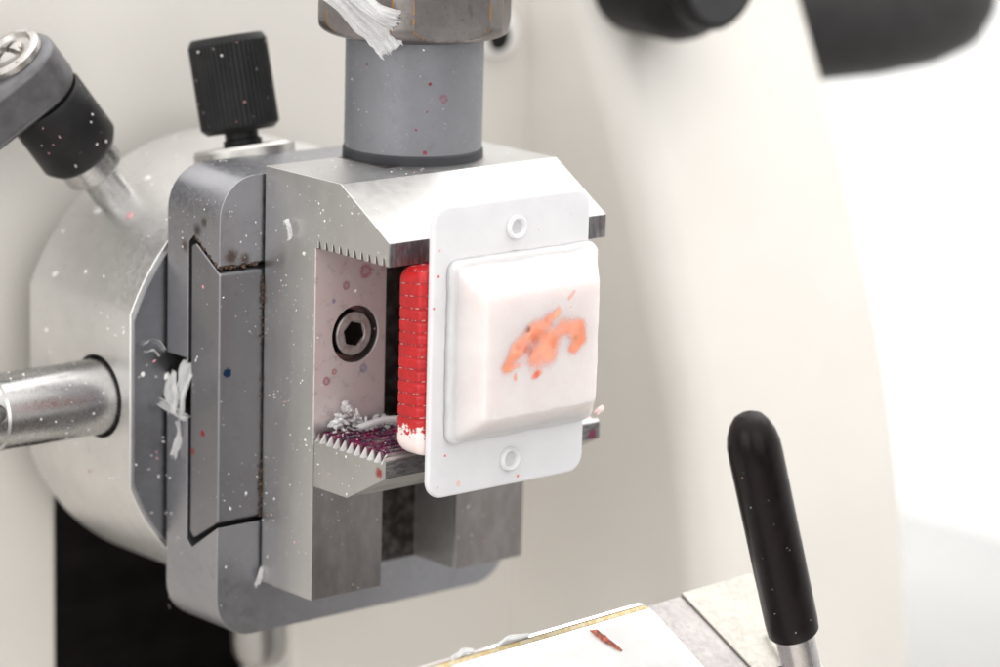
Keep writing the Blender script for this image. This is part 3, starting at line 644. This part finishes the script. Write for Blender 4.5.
# grit in the gap along the back of the clamp body and in the slide slot
gr = nb()
for _ in range(230): chip(gr, (random.uniform(-.35, .05), random.uniform(28.45, 28.8), random.choice((random.uniform(-28, 7), random.gauss(-24, 2), random.gauss(5, 1.2)))), random.uniform(.06, .2), (1, 1, random.uniform(.6, 1.4)), 1, random.random() * 50)
for _ in range(60):
    x = random.uniform(-7.4, -.5); chip(gr, (x, 29.0 + random.random() * .5, 8.9 + random.random() * .7), random.uniform(.1, .4), (1, 1, .7), 1, random.random() * 50)
for _ in range(40):
    t = random.random(); chip(gr, (-7.5, 29.3 + 5.6 * t, 9.0 + 3.6 * t + random.uniform(0, .5)), random.uniform(.1, .35), (1, 1, 1), 1, random.random() * 50)
grit = plain('brown_grit', (.07, .042, .028), .8, var=.6, scale=1.5)
tag(obj('rusty_grit', gr, grit, base=(-3, 29, -10)), 'brown rusty grit packed in the seams of the clamp', 'grit', kind='stuff')
flm = plain('pale_wax_flecks', (.82, .80, .79), .45, var=.1, scale=.5, grain=0); flk = plain('pink_wax_flecks', (.72, .38, .40), .45, var=.3, scale=.5, grain=0)
tag(obj('wax_flecks', fl, flm, base=(0, 28, 0)), 'tiny white wax flecks scattered over the clamp and head', 'wax flecks', kind='stuff')
tag(obj('wax_flecks', flp, flk, base=(0, 28, 0)), 'tiny pink wax flecks scattered over the clamp and head', 'wax flecks', kind='stuff')

# ------------------------------------------------------------------ light
def area(name, loc, target, size, power, col=(1, 1, 1), spread=180):
    l = bpy.data.lights.new(name, 'AREA'); l.shape = 'RECTANGLE'; l.size, l.size_y = size; l.energy = power; l.spread = R(spread); l.color = col
    o = bpy.data.objects.new(name, l); C.objects.link(o); o.location = V(loc) * S
    o.rotation_euler = (V(target) - V(loc)).to_track_quat('-Z', 'Y').to_euler(); return o
area('key_softbox', (420, 0, 540), (20, 5, 0), (.6, .6), 1.5, (1, .985, .96))
area('overhead_softbox', (60, -60, 650), (20, 0, 0), (.6, .6), .9, (1, .985, .96))
area('side_fill_softbox', (-640, -180, -30), (60, 30, -40), (.5, .5), 1.5, (1, .985, .965))
area('front_fill_softbox', (-200, -640, 60), (60, 30, -40), (.5, .5), .85, (1, .985, .965))
area('wall_fill_lamp', (290, 330, 330), (400, 300, -60), (.3, .3), .6, spread=60)  # unseen lamp, added to keep the wall white
w = bpy.data.worlds.new('World'); sc.world = w; w.use_nodes = True
nt = w.node_tree; bg = nt.nodes['Background']
tc = nt.nodes.new('ShaderNodeTexCoord'); sx = nt.nodes.new('ShaderNodeSeparateXYZ'); nt.links.new(tc.outputs['Generated'], sx.inputs[0])
mr = nt.nodes.new('ShaderNodeMapRange'); mr.inputs['From Min'].default_value = -.15; mr.inputs['From Max'].default_value = .65; mr.inputs['To Min'].default_value = .2; mr.inputs['To Max'].default_value = 1.62
nt.links.new(sx.outputs[2], mr.inputs['Value'])
nt.links.new(mr.outputs[0], bg.inputs['Strength']); bg.inputs['Color'].default_value = (1, .985, .965, 1)

# ------------------------------------------------------------------ camera
cam = bpy.data.cameras.new('camera'); co = bpy.data.objects.new('camera', cam); C.objects.link(co); sc.camera = co
cr_, cu_, cf_ = V((0.7590346, -0.65056387, 0.02516179)), V((0.12403349, 0.182438, 0.97536253)), V((0.63912609, 0.73721301, -0.21916846))
mt = M((cr_, cu_, -cf_)).transposed().to_4x4(); mt.translation = V((-296.06845665, -364.95267873, 110.0056395)) * S
co.matrix_world = mt
cam.sensor_width = 36; cam.lens = 3500.98 * 36 / 1000; cam.clip_start = .01; cam.clip_end = 20
cam.dof.use_dof = True; cam.dof.focus_distance = .490; cam.dof.aperture_fstop = cam.lens / 9.5
sc.view_settings.view_transform = 'Standard'; sc.view_settings.look = 'None'; sc.view_settings.exposure = .2; sc.view_settings.gamma = 1
sc.cycles.use_denoising = True
